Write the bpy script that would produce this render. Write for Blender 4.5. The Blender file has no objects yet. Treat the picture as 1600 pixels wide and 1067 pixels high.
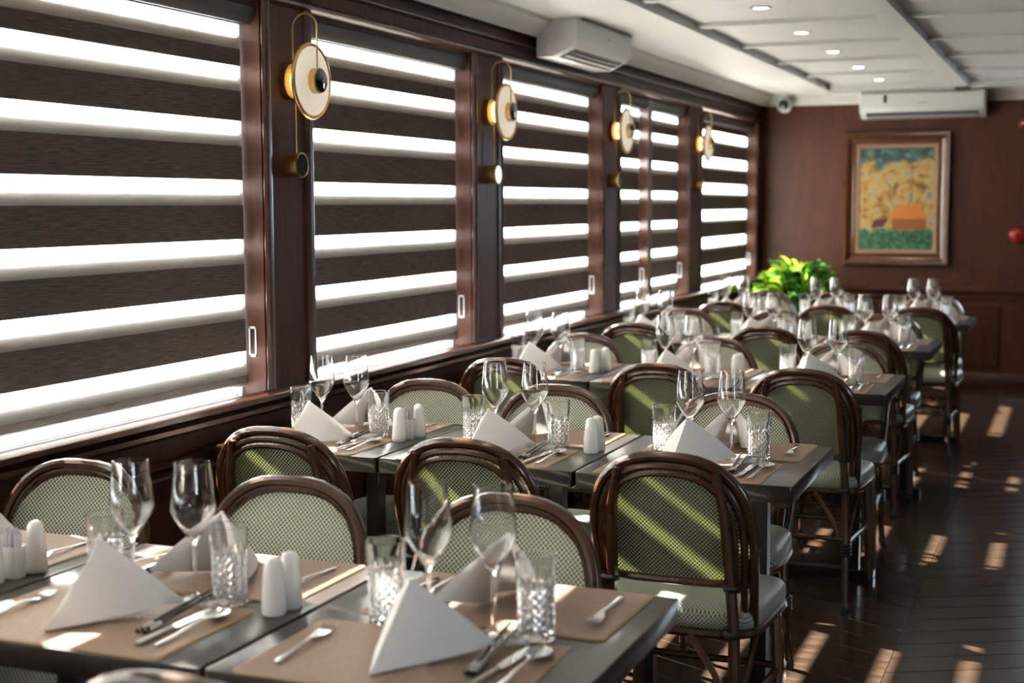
import bpy, bmesh, math, random
from mathutils import Vector, Matrix
random.seed(7)
PI = math.pi
scene = bpy.context.scene
col = scene.collection

# ------------------------------------------------------------------ camera
CAMH = 1.465
yaw, pitch, roll = math.radians(21.75), math.radians(5.5), math.radians(-.19)
fw = Vector((-math.sin(yaw)*math.cos(pitch), math.cos(yaw)*math.cos(pitch), -math.sin(pitch)))
rt = Vector((math.cos(yaw), math.sin(yaw), 0)); up = rt.cross(fw)
rt2 = rt*math.cos(roll)+up*math.sin(roll); up2 = up*math.cos(roll)-rt*math.sin(roll)
cd = bpy.data.cameras.new('camera'); cam = bpy.data.objects.new('camera', cd); col.objects.link(cam)
m = Matrix.Identity(4)
for i in range(3):
    m[i][0], m[i][1], m[i][2] = rt2[i], up2[i], -fw[i]
m[2][3] = CAMH
cam.matrix_world = m
cd.sensor_width = 36; cd.lens = 2222/1600*36; cd.clip_end = 400; cd.clip_start = .05
cd.dof.use_dof = True; cd.dof.focus_distance = 3.95; cd.dof.aperture_fstop = 3.2; cd.dof.aperture_blades = 0
scene.camera = cam

# ------------------------------------------------------------------ sky, sun, exposure
world = bpy.data.worlds.new('sky'); scene.world = world; world.use_nodes = True
bg = world.node_tree.nodes['Background']
bg.inputs[0].default_value = (.80, .90, 1.0, 1); bg.inputs[1].default_value = 6.5
sd = bpy.data.lights.new('sun', 'SUN'); sun = bpy.data.objects.new('sun', sd); col.objects.link(sun)
sd.energy = 98; sd.angle = math.radians(.53); sd.color = (1, .93, .83)
sun.rotation_euler = Vector((1.317, -.46, -1)).to_track_quat('-Z', 'Y').to_euler()
vs = scene.view_settings
vs.view_transform = 'Standard'; vs.look = 'None'; vs.gamma = 1; vs.exposure = 1.72; vs.use_curve_mapping = False
cy = scene.cycles
cy.max_bounces = 14; cy.diffuse_bounces = 2; cy.glossy_bounces = 5; cy.transmission_bounces = 12
cy.transparent_max_bounces = 24; cy.sample_clamp_indirect = 5; cy.use_denoising = True
cy.blur_glossy = .5; cy.caustics_reflective = False

# ------------------------------------------------------------------ helpers
class MB:
    def __init__(s): s.v, s.f = [], []
    def add(s, vs, fs):
        b = len(s.v); s.v += [tuple(p) for p in vs]; s.f += [tuple(i+b for i in f) for f in fs]; return s
    def box(s, x0, x1, y0, y1, z0, z1):
        return s.add([(x0,y0,z0),(x1,y0,z0),(x1,y1,z0),(x0,y1,z0),(x0,y0,z1),(x1,y0,z1),(x1,y1,z1),(x0,y1,z1)],
                     [(0,3,2,1),(4,5,6,7),(0,1,5,4),(1,2,6,5),(2,3,7,6),(3,0,4,7)])
    def cbox(s, x0, x1, y0, y1, z0, z1, c):          # box with chamfered edges
        bm = bmesh.new(); bmesh.ops.create_cube(bm, size=1)
        for v in bm.verts:
            v.co = Vector(((x0+x1)/2+v.co.x*(x1-x0), (y0+y1)/2+v.co.y*(y1-y0), (z0+z1)/2+v.co.z*(z1-z0)))
        bmesh.ops.bevel(bm, geom=bm.edges[:], offset=c, segments=2, affect='EDGES', profile=.7)
        return s.frombm(bm)
    def frombm(s, bm):
        bm.verts.index_update(); s.add([v.co[:] for v in bm.verts], [[v.index for v in f.verts] for f in bm.faces]); bm.free(); return s
    def tube(s, pts, r, n=8, cap=True, closed=False):
        pts = [Vector(p) for p in pts]; N = len(pts)
        rs = r if isinstance(r, (list, tuple)) else [r]*N
        ref = None; V = []
        for i, p in enumerate(pts):
            if closed: t = pts[(i+1) % N]-pts[i-1]
            else: t = pts[min(i+1, N-1)]-pts[max(i-1, 0)]
            t.normalize()
            if ref is None:
                ref = Vector((0,0,1)) if abs(t.z) < .9 else Vector((0,1,0))
            a = (ref-t*ref.dot(t)).normalized(); ref = a; b = t.cross(a)
            for k in range(n):
                q = 2*PI*k/n; V.append(p+(a*math.cos(q)+b*math.sin(q))*rs[i])
        F = []
        for i in range(N if closed else N-1):
            j = (i+1) % N
            for k in range(n):
                l = (k+1) % n; F.append((i*n+k, i*n+l, j*n+l, j*n+k))
        if cap and not closed:
            F.append(tuple(range(n-1, -1, -1))); F.append(tuple((N-1)*n+k for k in range(n)))
        return s.add(V, F)
    def lathe(s, prof, n=24, axis='z', o=(0,0,0), closed=False):
        V, F = [], []
        for r, h in prof:
            for k in range(n):
                q = 2*PI*k/n; c, d = r*math.cos(q), r*math.sin(q)
                V.append((o[0]+c, o[1]+d, o[2]+h) if axis == 'z' else ((o[0]+h, o[1]+c, o[2]+d) if axis == 'x' else (o[0]+d, o[1]+h, o[2]+c)))
        N = len(prof)
        for i in range(N if closed else N-1):
            j = (i+1) % N
            for k in range(n):
                l = (k+1) % n; F.append((i*n+k, i*n+l, j*n+l, j*n+k))
        if not closed:
            if prof[0][0] > 1e-5: F.append(tuple(range(n-1, -1, -1)))
            if prof[-1][0] > 1e-5: F.append(tuple((N-1)*n+k for k in range(n)))
        return s.add(V, F)
    def grid(s, fn, nu, nv):
        V = [fn(i/nu, j/nv) for j in range(nv+1) for i in range(nu+1)]
        return s.add(V, [(j*(nu+1)+i, j*(nu+1)+i+1, (j+1)*(nu+1)+i+1, (j+1)*(nu+1)+i) for j in range(nv) for i in range(nu)])
    def extrude(s, prof, axis, a, b):                 # closed 2-D profile swept straight along an axis
        n = len(prof)
        def P(u, w, t): return {'y': (u, t, w), 'x': (t, u, w), 'z': (u, w, t)}[axis]
        V = [P(u, w, a) for u, w in prof]+[P(u, w, b) for u, w in prof]
        F = [(i, (i+1) % n, n+(i+1) % n, n+i) for i in range(n)]+[tuple(range(n-1, -1, -1)), tuple(range(n, 2*n))]
        return s.add(V, F)
    def loft(s, secs):                                # list of rings of equal length, capped
        n = len(secs[0]); V = [p for r in secs for p in r]
        F = [(i*n+k, i*n+(k+1) % n, (i+1)*n+(k+1) % n, (i+1)*n+k) for i in range(len(secs)-1) for k in range(n)]
        F += [tuple(range(n-1, -1, -1)), tuple((len(secs)-1)*n+k for k in range(n))]
        return s.add(V, F)
    def mesh(s, name, mat, smooth=40, solid=0):
        me = bpy.data.meshes.new(name); me.from_pydata(s.v, [], s.f); me.validate()
        bm = bmesh.new(); bm.from_mesh(me)
        bmesh.ops.remove_doubles(bm, verts=bm.verts[:], dist=1e-6)
        bmesh.ops.recalc_face_normals(bm, faces=bm.faces[:])
        if solid:
            bmesh.ops.solidify(bm, geom=bm.faces[:], thickness=solid)
            bmesh.ops.recalc_face_normals(bm, faces=bm.faces[:])
        bm.to_mesh(me); bm.free()
        if smooth:
            me.shade_smooth(); me.set_sharp_from_angle(angle=math.radians(smooth))
        me.materials.append(mat)
        return me
    def build(s, name, mat, parent=None, smooth=40, solid=0):
        return obj(name, s.mesh(name, mat, smooth, solid), parent)

def obj(name, me, parent=None, loc=None, rz=0):
    o = bpy.data.objects.new(name, me); col.objects.link(o); o.parent = parent
    if loc is not None: o.location = loc
    if rz: o.rotation_euler.z = rz
    return o
def tag(o, label=None, cat=None, group=None, kind=None):
    for k, v in (('label', label), ('category', cat), ('group', group), ('kind', kind)):
        if v: o[k] = v
    return o
def thing(name, label, cat, loc=(0,0,0), rz=0, group=None):
    return tag(obj(name, None, None, loc, rz), label, cat, group)
def struct(name, label, mb, mat, smooth=30):
    return tag(mb.build(name, mat, None, smooth), label, None, None, 'structure')
def copy_tree(o, parent=None):
    c = o.copy(); col.objects.link(c); c.parent = parent
    for ch in list(o.children): copy_tree(ch, c)
    return c
class Proto:                                          # the first use is the prototype itself, then copies
    def __init__(s, root): s.root, s.used = root, False
    def put(s, loc, rz, label, group):
        if s.used:
            o = copy_tree(s.root)
        else:
            o = s.root; s.used = True
        o.location = loc; o.rotation_euler = (0, 0, rz); o['label'] = label; o['group'] = group
        return o

# ------------------------------------------------------------------ materials
def nt(name):
    mt = bpy.data.materials.new(name); mt.use_nodes = True
    n = mt.node_tree.nodes; b = n['Principled BSDF']
    return mt, n, mt.node_tree.links, b
def plain(name, c, rough=.5, metal=0, spec=.5, coat=0, emit=None, es=0, trans=0):
    mt, n, l, b = nt(name)
    b.inputs['Base Color'].default_value = (*c, 1); b.inputs['Roughness'].default_value = rough
    b.inputs['Metallic'].default_value = metal; b.inputs['Specular IOR Level'].default_value = spec
    b.inputs['Coat Weight'].default_value = coat; b.inputs['Coat Roughness'].default_value = .15
    if emit: b.inputs['Emission Color'].default_value = (*emit, 1); b.inputs['Emission Strength'].default_value = es
    return mt
def mapping(n, l, scale, rot=(0,0,0), coord='Object'):
    tc = n.new('ShaderNodeTexCoord'); mp = n.new('ShaderNodeMapping')
    mp.inputs['Scale'].default_value = scale; mp.inputs['Rotation'].default_value = rot
    l.new(tc.outputs[coord], mp.inputs[0]); return mp
def ramp(n, stops):
    r = n.new('ShaderNodeValToRGB'); e = r.color_ramp.elements
    while len(e) > len(stops): e.remove(e[-1])
    while len(e) < len(stops): e.new(.5)
    for el, (p, c) in zip(e, stops): el.position = p; el.color = (*c, 1)
    return r
def wood(name, c0, c1, scale=(6, 6, .7), rough=.35, coat=.2, bump=.06, coord='Object', nscale=4, spec=.5):
    mt, n, l, b = nt(name)
    mp = mapping(n, l, scale, coord=coord)
    no = n.new('ShaderNodeTexNoise'); no.inputs['Scale'].default_value = nscale; no.inputs['Detail'].default_value = 6
    no.inputs['Roughness'].default_value = .6; no.inputs['Distortion'].default_value = .8
    l.new(mp.outputs[0], no.inputs['Vector'])
    r = ramp(n, [(.3, c0), (.7, c1)]); l.new(no.outputs['Fac'], r.inputs[0]); l.new(r.outputs[0], b.inputs['Base Color'])
    bp = n.new('ShaderNodeBump'); bp.inputs['Strength'].default_value = bump; bp.inputs['Distance'].default_value = .01
    l.new(no.outputs['Fac'], bp.inputs['Height']); l.new(bp.outputs[0], b.inputs['Normal'])
    b.inputs['Roughness'].default_value = rough; b.inputs['Coat Weight'].default_value = coat; b.inputs['Coat Roughness'].default_value = .14
    b.inputs['Specular IOR Level'].default_value = spec
    return mt
def thin_glass(name, tint=(1,1,1), rough=0.0, ior=1.5):
    mt, n, l, b = nt(name); n.remove(b); out = n['Material Output']
    t = n.new('ShaderNodeBsdfTransparent'); t.inputs[0].default_value = (*tint, 1)
    g = n.new('ShaderNodeBsdfGlossy'); g.inputs['Roughness'].default_value = rough
    lw = n.new('ShaderNodeLayerWeight'); lw.inputs['Blend'].default_value = .5      # Schlick reflectance, equal on both faces
    pw = n.new('ShaderNodeMath'); pw.operation = 'POWER'; pw.inputs[1].default_value = 5; l.new(lw.outputs['Facing'], pw.inputs[0])
    f = n.new('ShaderNodeMath'); f.operation = 'MULTIPLY_ADD'; f.inputs[1].default_value = .9; f.inputs[2].default_value = .04; l.new(pw.outputs[0], f.inputs[0])
    mx = n.new('ShaderNodeMixShader'); l.new(f.outputs[0], mx.inputs[0]); l.new(t.outputs[0], mx.inputs[1]); l.new(g.outputs[0], mx.inputs[2])
    l.new(mx.outputs[0], out.inputs[0]); return mt
def glass(name, c=(1,1,1), rough=0, ior=1.48):
    mt, n, l, b = nt(name)
    b.inputs['Base Color'].default_value = (*c, 1); b.inputs['Transmission Weight'].default_value = 1
    b.inputs['Roughness'].default_value = rough; b.inputs['IOR'].default_value = ior
    return mt
def fabric(name, c0, c1, scale, transl, transp=0, holes=None):
    mt, n, l, b = nt(name); n.remove(b); out = n['Material Output']
    mp = mapping(n, l, scale)
    no = n.new('ShaderNodeTexNoise'); no.inputs['Scale'].default_value = 1; no.inputs['Detail'].default_value = 4
    l.new(mp.outputs[0], no.inputs['Vector'])
    r = ramp(n, [(.35, c0), (.65, c1)]); l.new(no.outputs['Fac'], r.inputs[0])
    d = n.new('ShaderNodeBsdfDiffuse'); t = n.new('ShaderNodeBsdfTranslucent')
    l.new(r.outputs[0], d.inputs[0]); l.new(r.outputs[0], t.inputs[0])
    mx = n.new('ShaderNodeMixShader'); mx.inputs[0].default_value = transl
    l.new(d.outputs[0], mx.inputs[1]); l.new(t.outputs[0], mx.inputs[2]); last = mx
    if transp:
        tp = n.new('ShaderNodeBsdfTransparent'); m2 = n.new('ShaderNodeMixShader'); m2.inputs[0].default_value = transp
        l.new(mx.outputs[0], m2.inputs[1]); l.new(tp.outputs[0], m2.inputs[2]); last = m2
    l.new(last.outputs[0], out.inputs[0]); return mt
def weave(name, axes, cell, light, dark, transl, side=None):
    # open checkered weave of plastic cane: pale strands over dark green gaps
    mt, n, l, b = nt(name); n.remove(b); out = n['Material Output']
    tc = n.new('ShaderNodeTexCoord'); sp = n.new('ShaderNodeSeparateXYZ'); l.new(tc.outputs['Object'], sp.inputs[0])
    def M(op, a, bb=None):
        q = n.new('ShaderNodeMath'); q.operation = op
        for i, x in enumerate((a, bb)):
            if x is None: continue
            if isinstance(x, (int, float)): q.inputs[i].default_value = x
            else: l.new(x, q.inputs[i])
        return q.outputs[0]
    u, w = sp.outputs[axes[0]], sp.outputs[axes[1]]
    if side: w = M('SUBTRACT', w, sp.outputs['Z'])
    k = PI/cell
    s = M('MULTIPLY', M('SINE', M('MULTIPLY', u, k)), M('SINE', M('MULTIPLY', w, k)))
    fac = M('ADD', M('MULTIPLY', s, 1.6), .42)
    r = ramp(n, [(.12, dark), (.5, light)]); l.new(fac, r.inputs[0])
    d = n.new('ShaderNodeBsdfPrincipled'); d.inputs['Roughness'].default_value = .45; d.inputs['Specular IOR Level'].default_value = .3
    l.new(r.outputs[0], d.inputs['Base Color'])
    t = n.new('ShaderNodeBsdfTranslucent')
    r2 = ramp(n, [(.12, (.05, .06, .02)), (.5, (.74, .76, .44))]); l.new(fac, r2.inputs[0]); l.new(r2.outputs[0], t.inputs[0])
    mx = n.new('ShaderNodeMixShader'); mx.inputs[0].default_value = transl
    l.new(d.outputs[0], mx.inputs[1]); l.new(t.outputs[0], mx.inputs[2]); l.new(mx.outputs[0], out.inputs[0])
    return mt

W_WALL = wood('mahogany_wall', (.028, .008, .0042), (.062, .018, .008), (7, 7, .6), .55, .02, spec=.2)
W_BACK = wood('veneer_back_wall', (.046, .0108, .0042), (.078, .0205, .0075), (3, 3, .5), .5, .03, spec=.3)
W_TRIM = wood('mahogany_trim', (.030, .0095, .006), (.068, .021, .011), (5, .8, 5), .3, .35)
W_TABLE = wood('espresso_table', (.014, .010, .008), (.030, .020, .016), (30, 1.6, 12), .42, .55, .04, spec=.25)
W_EDGE = wood('table_edge', (.014, .010, .008), (.045, .026, .018), (3, 2, 26), .3, .3, .15)
W_FLOOR = wood('dark_oak_plank', (.018, .011, .0075), (.048, .029, .0195), (1.4, 9, 3), .2, .0, .02, nscale=3, spec=.2)
M_SEAM_GLINT = plain('floor_seam_glint', (.11, .075, .05), .5)  # grazing sun on the plank bevels painted as a pale seam colour
M_CANE = wood('stained_cane_tube', (.042, .017, .0085), (.062, .026, .0125), (3, 3, 3), .25, .5, .0)
M_LEGC = wood('bamboo_leg', (.060, .028, .013), (.125, .058, .026), (12, 12, 2), .3, .35, .02)
M_BIND = plain('black_binding', (.012, .011, .010), .45)
M_WEAVE_F = weave('cane_weave_front', ('X', 'Z'), .0052, (.72, .71, .58), (.09, .105, .06), .28)
M_WEAVE_B_SHADE = weave('cane_weave_back_shaded', ('X', 'Z'), .0052, (.44, .44, .35), (.02, .024, .014), .34)  # front weave again, shade on the chair backs put into its colours
M_WEAVE_S = weave('cane_weave_seat', ('X', 'Y'), .0052, (.40, .41, .34), (.085, .10, .07), .0, True)
M_CEIL = plain('white_ceiling_paint', (.64, .63, .615), .55)
M_CROWN = plain('white_crown_paint', (.62, .605, .58), .5)
M_BAND = fabric('taupe_blind_fabric', (.085, .068, .057), (.15, .122, .104), (40, 14, 420), .12)
M_SHEER = fabric('sheer_blind_fabric', (.68, .65, .61), (.76, .73, .69), (40, 20, 420), .68, .64)
M_SHEER2 = fabric('rear_sheer_blind_fabric', (.68, .65, .61), (.76, .73, .69), (40, 20, 420), .6, .86)
M_CASS = plain('charcoal_cassette', (.035, .032, .031), .5)
M_PLAST = plain('clear_plastic', (.75, .77, .78), .15)
M_CORD = plain('blind_cord', (.10, .07, .055), .5)
M_PANE = thin_glass('window_glass', (.96, .98, .98))
M_SILLOUT = plain('outer_sill_paint', (.60, .63, .66), .5)
M_BRASS = plain('brushed_brass', (.62, .40, .14), .28, 1)
M_BLACK = plain('gloss_black', (.008, .008, .009), .12, 0, .6, .5)
M_WHITEP = plain('white_porcelain', (.80, .78, .75), .18, 0, .5, .4)
M_LAMP = plain('lit_alabaster_disc', (.85, .80, .70), .4, emit=(1, .84, .64), es=.13)
M_LED = plain('warm_led_ring', (.9, .8, .6), .4, emit=(1, .62, .26), es=.7)
M_SPOT = plain('lit_downlight', (1, .95, .85), .4, emit=(1, .93, .82), es=6)
M_ACW = plain('white_ac_plastic', (.62, .62, .615), .3)
M_ACD = plain('dark_louvre', (.015, .016, .018), .4)
M_RED = plain('red_alarm_plastic', (.35, .015, .012), .3)
M_STEEL = plain('polished_steel', (.78, .77, .75), .13, 1)
M_STEELD = plain('brushed_steel', (.55, .54, .52), .28, 1)
M_MAT = wood('tan_leather_mat', (.26, .172, .122), (.335, .228, .165), (20, 20, 20), .55, 0, .12, nscale=6, spec=.35)
M_MATE = plain('mat_edge', (.48, .31, .13), .5)
M_LINEN = fabric('white_linen', (.88, .85, .84), (.92, .89, .88), (300, 300, 300), .16)
M_WINE = glass('clear_crystal', (1, 1, 1))
M_CUT = glass('cut_crystal', (.985, .99, 1))
def facet_glass():
    mt, n, l, b = nt('whitened_crystal_facet'); out = n['Material Output']
    b.inputs['Base Color'].default_value = (.99, .995, 1, 1); b.inputs['Transmission Weight'].default_value = 1
    b.inputs['Roughness'].default_value = .05; b.inputs['IOR'].default_value = 1.5
    t = n.new('ShaderNodeBsdfTranslucent'); t.inputs[0].default_value = (.95, .96, .98, 1)
    d = n.new('ShaderNodeBsdfDiffuse'); d.inputs[0].default_value = (.95, .96, .98, 1)
    m1 = n.new('ShaderNodeMixShader'); m1.inputs[0].default_value = .5; l.new(d.outputs[0], m1.inputs[1]); l.new(t.outputs[0], m1.inputs[2])
    m2 = n.new('ShaderNodeMixShader'); m2.inputs[0].default_value = .11; l.new(b.outputs[0], m2.inputs[1]); l.new(m1.outputs[0], m2.inputs[2])  # white share stands in for window light refracted by the cuts
    l.new(m2.outputs[0], out.inputs[0]); return mt
M_FACET = facet_glass()
M_PACK = plain('sugar_packet', (.62, .56, .62), .6)
M_POT = plain('dark_planter', (.02, .02, .018), .5)
M_SOIL = plain('soil', (.03, .02, .012), .9)
M_GLINT = plain('knob_face_glint', (.40, .43, .48), .25, .6)  # bright glint on one dark knob face, painted as pale metal
def leaf_mat(name, c):
    return fabric(name, tuple(x*.75 for x in c), c, (20, 20, 20), .5)
M_LEAF = [leaf_mat('leaf_green', (.10, .26, .03)), leaf_mat('leaf_lime', (.36, .52, .04)), leaf_mat('leaf_dark', (.03, .11, .025))]

# ------------------------------------------------------------------ the room shell
XW, XF, XR = -2.45, -2.60, 2.75          # pilaster face, outer face of window wall, right wall
YB, YN = 11.80, -3.2                     # back wall, wall behind the camera
ZC = 2.345                               # underside of ceiling beams
PIL = [(-3.2, -.78), (.60, .92), (2.30, 2.62), (4.009, 4.325), (5.712, 6.06), (7.51, 7.853), (9.381, 9.748), (11.524, 11.86)]
ZS, ZH = .860, 2.10                      # sill and head of the window openings

floor = struct('floor', 'dark oak chevron plank floor', MB().box(XF, XR+.2, YN-.2, YB+.2, -.14, -.006), M_SEAM_GLINT)
PW, PH, TAN, GAP = .90, .152, .51, .0012
def plank_mesh(name, sgn):
    d = sgn*PW*TAN; g = GAP; b = .0018
    def ring(i, z): return [(g, i, z), (PW-g, d+i, z), (PW-g, d+PH-i, z), (g, PH-i, z)]
    mb = MB(); mb.loft([ring(g, -.008), ring(g, -b*.6), ring(g+b, 0)])
    return mb.mesh(name, W_FLOOR, 0)
plank = {-1: plank_mesh('plank', -1), 1: plank_mesh('plank', 1)}
X0 = -.525
rest = MB()
for k in range(-3, 4):
    sgn = -1 if k % 2 else 1
    xa = X0+k*PW
    ya = YN-1.0
    while ya < YB+.9:
        if k in (-2, -1, 0) and ya > 2.9-.5 and -.1 < 1:
            off = ya
            ymax = max(off+PH, off+PH+sgn*PW*TAN); ymin = min(off, off+sgn*PW*TAN)
            if ymax < YB and ymin > 2.3:
                o = obj('plank', plank[sgn], floor, (xa, ya, 0))
                ya += PH; continue
        # everything nearer than the frame, beyond the aisle or cut by a wall
        x0c, x1c = max(xa, XW), min(xa+PW, XR)
        if x1c > x0c:
            d = sgn*TAN; g = GAP
            def Y(x, e): return min(max(ya+e+(x-xa)*d, YN), YB)
            P = [(x0c+g, Y(x0c+g, g)), (x1c-g, Y(x1c-g, g)), (x1c-g, Y(x1c-g, PH-g)), (x0c+g, Y(x0c+g, PH-g))]
            if max(p[1] for p in P)-min(p[1] for p in P) > .02 and (P[3][1]-P[0][1] > .003 or P[2][1]-P[1][1] > .003):
                rest.add([(x, y, 0) for x, y in P], [(0, 1, 2, 3)])
        ya += PH
tag(rest.build('plank_field', W_FLOOR, floor, 0), kind='stuff')

# ceiling: lower frame of beams with recessed coffers
ceiling = struct('ceiling', 'white painted coffered ceiling', MB().box(XF, XR+.2, YN-.2, YB+.2, ZC+.045, ZC+.2), M_CEIL)
XA = [(-2.70, -1.87), (-.93, -.82), (.13, .25), (1.20, XR+.1)]
for a, b in XA: MB().box(a, b, YN, YB, ZC, ZC+.05).build('beam', M_CEIL, ceiling, 0)
ry = 11.39
while ry > -2.5:
    for (a0, a), (b, b1) in zip(XA[:-1], XA[1:]):
        MB().box(a, b, ry-.04, ry+.04, ZC+.022, ZC+.05).build('rib', M_CEIL, ceiling, 0)
    ry -= 1.022
MB().box(-1.87, XR, 11.45, YB, ZC, ZC+.05).build('beam', M_CEIL, ceiling, 0)
def crown_prof(sx):
    return [(0, 0), (0, -.085), (.012, -.085), (.018, -.07), (.05, -.035), (.075, -.018), (.08, 0)]
cp = crown_prof(1)
tag(MB().extrude([(XW+u, ZC+w) for u, w in cp], 'y', YN, YB).build('trim_1', M_CROWN), 'white crown moulding above the windows', kind='structure')
c2 = MB()
for a, b in ((XW, -1.665), (-.70, XR)): c2.extrude([(YB-u, ZC+w) for u, w in cp], 'x', a, b)
tag(c2.build('trim_2', M_CROWN), 'white crown moulding along the back wall', kind='structure')

# window wall: wainscot, header, pilasters, mouldings
wl = struct('wall_left', 'dark mahogany panelled window wall', MB().box(XF, XW-.03, YN, YB+.1, 0, ZS-.05), W_WALL)
MB().box(XF-.08, XW-.02, YN, YB, ZS-.05, ZS-.022).build('white_sill', M_SILLOUT, wl, 0)
MB().box(XF, XW-.03, YN, YB+.1, ZH, ZC+.06).build('header', W_WALL, wl, 0)
def mould(y0, y1, z0, z1, x, t, name='moulding', mat=None):   # rounded horizontal moulding on the wall
    h = z1-z0; pr = [(x, z0), (x+t*.6, z0+h*.05), (x+t, z0+h*.35), (x+t, z0+h*.65), (x+t*.6, z0+h*.95), (x, z1)]
    return MB().extrude(pr, 'y', y0, y1).build(name, mat or W_TRIM, wl, 50)
MB().extrude([(XW-.02, ZS-.03), (XW+.028, ZS-.03), (XW+.04, ZS-.022), (XW+.04, ZS-.008), (XW+.03, ZS), (XW-.02, ZS)], 'y', YN, YB).build('sill_ledge', W_TRIM, wl, 50)
mould(YN, YB, ZS-.075, ZS-.03, XW-.032, .05)
mould(YN, YB, ZS-.165, ZS-.14, XW-.032, .03)
mould(YN, YB, ZS-.195, ZS-.168, XW-.032, .045)
mould(YN, YB, 0, .12, XW-.032, .03, 'skirting')
mould(YN, YB, ZH+.015, ZH+.05, XW-.032, .035)
mould(YN, YB, ZH+.10, ZH+.12, XW-.032, .02)
for i, (a, b) in enumerate(PIL):
    MB().box(XF, XW-.014, a, b, ZS-.02, ZH+.02).build('pilaster', W_WALL, wl, 0)
    if b < 2: continue
    w = .045
    for s, y in ((1, a), (-1, b)):
        if i == len(PIL)-1 and s < 0: continue
        y0, y1 = sorted((y, y+s*w))
        n = 8; pr = []
        for q in range(n+1):
            t = q/n; pr.append((XW-.016+.016*(.35+.65*abs(math.cos(t*PI*1.5)))*min(1, 8*min(t, 1-t)+.25), y0+(y1-y0)*t))
        pr = [(XW-.02, y0)]+pr+[(XW-.02, y1)]
        MB().extrude(pr, 'z', ZS, ZH+.02).build('casing', W_TRIM, wl, 25)
    MB().box(XW-.02, XW-.006, a+w+.03, b-w-.03, .12, ZS-.2).build('panel', W_WALL, wl, 0)
for (a0, a), (b, b1) in zip(PIL[1:-1], PIL[2:]):               # raised panels under the windows
    MB().cbox(XW-.04, XW-.012, a+.1, b-.1, .19, ZS-.26, .012).build('panel', W_WALL, wl, 0)
# window glazing: frame, pane, outer sill
WINS = [(PIL[i][1], PIL[i+1][0]) for i in range(0, 7)]
for i, (a, b) in enumerate(WINS):
    t = .010
    fr = MB()
    fr.box(XF, XF+.042, a, a+t, ZS-.022, ZH); fr.box(XF, XF+.042, b-t, b, ZS-.022, ZH)
    fr.box(XF+.005, XF+.03, a+t, b-t, ZS-.022, ZS-.012); fr.box(XF, XF+.042, a+t, b-t, ZH-.012, ZH)
    w = struct('window_%d' % (i+1), 'white framed window behind a blind', fr, M_SILLOUT)
    MB().box(XF+.012, XF+.018, a+t, b-t, ZS-.012, ZH-.012).build('pane', M_PANE, w, 0)
    if i == 5:
        MB().box(XF+.01, XW-.03, 8.485, 8.575, ZS, ZH).build('mullion', W_TRIM, w, 0)

# back wall with dado and wainscot; a window stands just past the right edge of the view
BD = (-.12, .62)
wb = struct('wall_back', 'reddish brown veneered back wall', MB().box(XF, BD[0], YB, YB+.15, 0, ZC+.06).box(BD[1], XR+.1, YB, YB+.15, 0, ZC+.06).box(BD[0], BD[1], YB, YB+.15, 2.1, ZC+.06).box(BD[0], BD[1], YB, YB+.15, 0, 1.05), W_BACK)
for z0, z1, t in ((.755, .80, .03), (.70, .735, .02), (0, .12, .02)):
    MB().extrude([(YB+.01, z0), (YB-t*.6, z0), (YB-t, z0+.3*(z1-z0)), (YB-t, z1-.2*(z1-z0)), (YB-t*.5, z1), (YB+.01, z1)], 'x', XW, BD[0]-.06).build('dado_rail', W_TRIM, wb, 40)
x = XW+.12
while x < BD[0]-.8:
    MB().cbox(x, x+.82, YB-.014, YB+.02, .17, .66, .01).build('panel', W_WALL, wb, 0); x += .94
# right wall (outside the frame) with two wide windows, and the wall behind the camera with a glazed door
RW = [(-1.6, -.4, .95, 2.1), (3.2, 3.85, 1.15, 2.05)]
wr = MB(); ys = [YN]+[q for r in RW for q in r[:2]]+[YB+.1]
for a, b in zip(ys[::2], ys[1::2]): wr.box(XR, XR+.15, a, b, 0, ZC+.06)
for a, b, z0, z1 in RW: wr.box(XR, XR+.15, a, b, 0, z0); wr.box(XR, XR+.15, a, b, z1, ZC+.06)
struct('wall_right', 'mahogany wall on the aisle side', wr, W_BACK)
struct('wall_front', 'mahogany wall behind the viewer', MB().box(XF, XR+.1, YN-.15, YN, 0, ZC+.06), W_BACK)
k = len(WINS)
for a, b, z0, z1 in RW:
    k += 1; t = .06
    fr = MB().box(XR+.04, XR+.1, a, b, z0, z0+t).box(XR+.04, XR+.1, a, b, z1-t, z1)
    for y in (a, (a+b)/2-t/2, b-t): fr.box(XR+.04, XR+.1, y, y+t, z0+t, z1-t)
    w = struct('window_%d' % k, 'wide aisle side window', fr, W_TRIM)
    MB().box(XR+.066, XR+.072, a, b, z0, z1).build('pane', M_PANE, w, 0)
fr = MB().box(BD[0], BD[0]+.05, YB+.04, YB+.1, 1.05, 2.1).box(BD[1]-.05, BD[1], YB+.04, YB+.1, 1.05, 2.1)
fr.box(BD[0]+.05, BD[1]-.05, YB+.04, YB+.1, 1.05, 1.1).box(BD[0]+.05, BD[1]-.05, YB+.04, YB+.1, 2.05, 2.1)
dw = struct('window_%d' % (k+1), 'window beside the alarm bell in the back wall', fr, W_TRIM)
MB().box(BD[0]+.04, BD[1]-.04, YB+.066, YB+.072, 1.09, 2.06).build('pane', M_PANE, dw, 0)
def portal(loc, rot, sx, sy):
    ld = bpy.data.lights.new('portal', 'AREA'); ld.shape = 'RECTANGLE'; ld.size = sx; ld.size_y = sy; ld.cycles.is_portal = True
    o = bpy.data.objects.new('portal', ld); col.objects.link(o); o.location = loc; o.rotation_euler = rot
for a, b, z0, z1 in RW: portal((XR+.16, (a+b)/2, (z0+z1)/2), (0, PI/2, 0), z1-z0, b-a)
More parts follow.
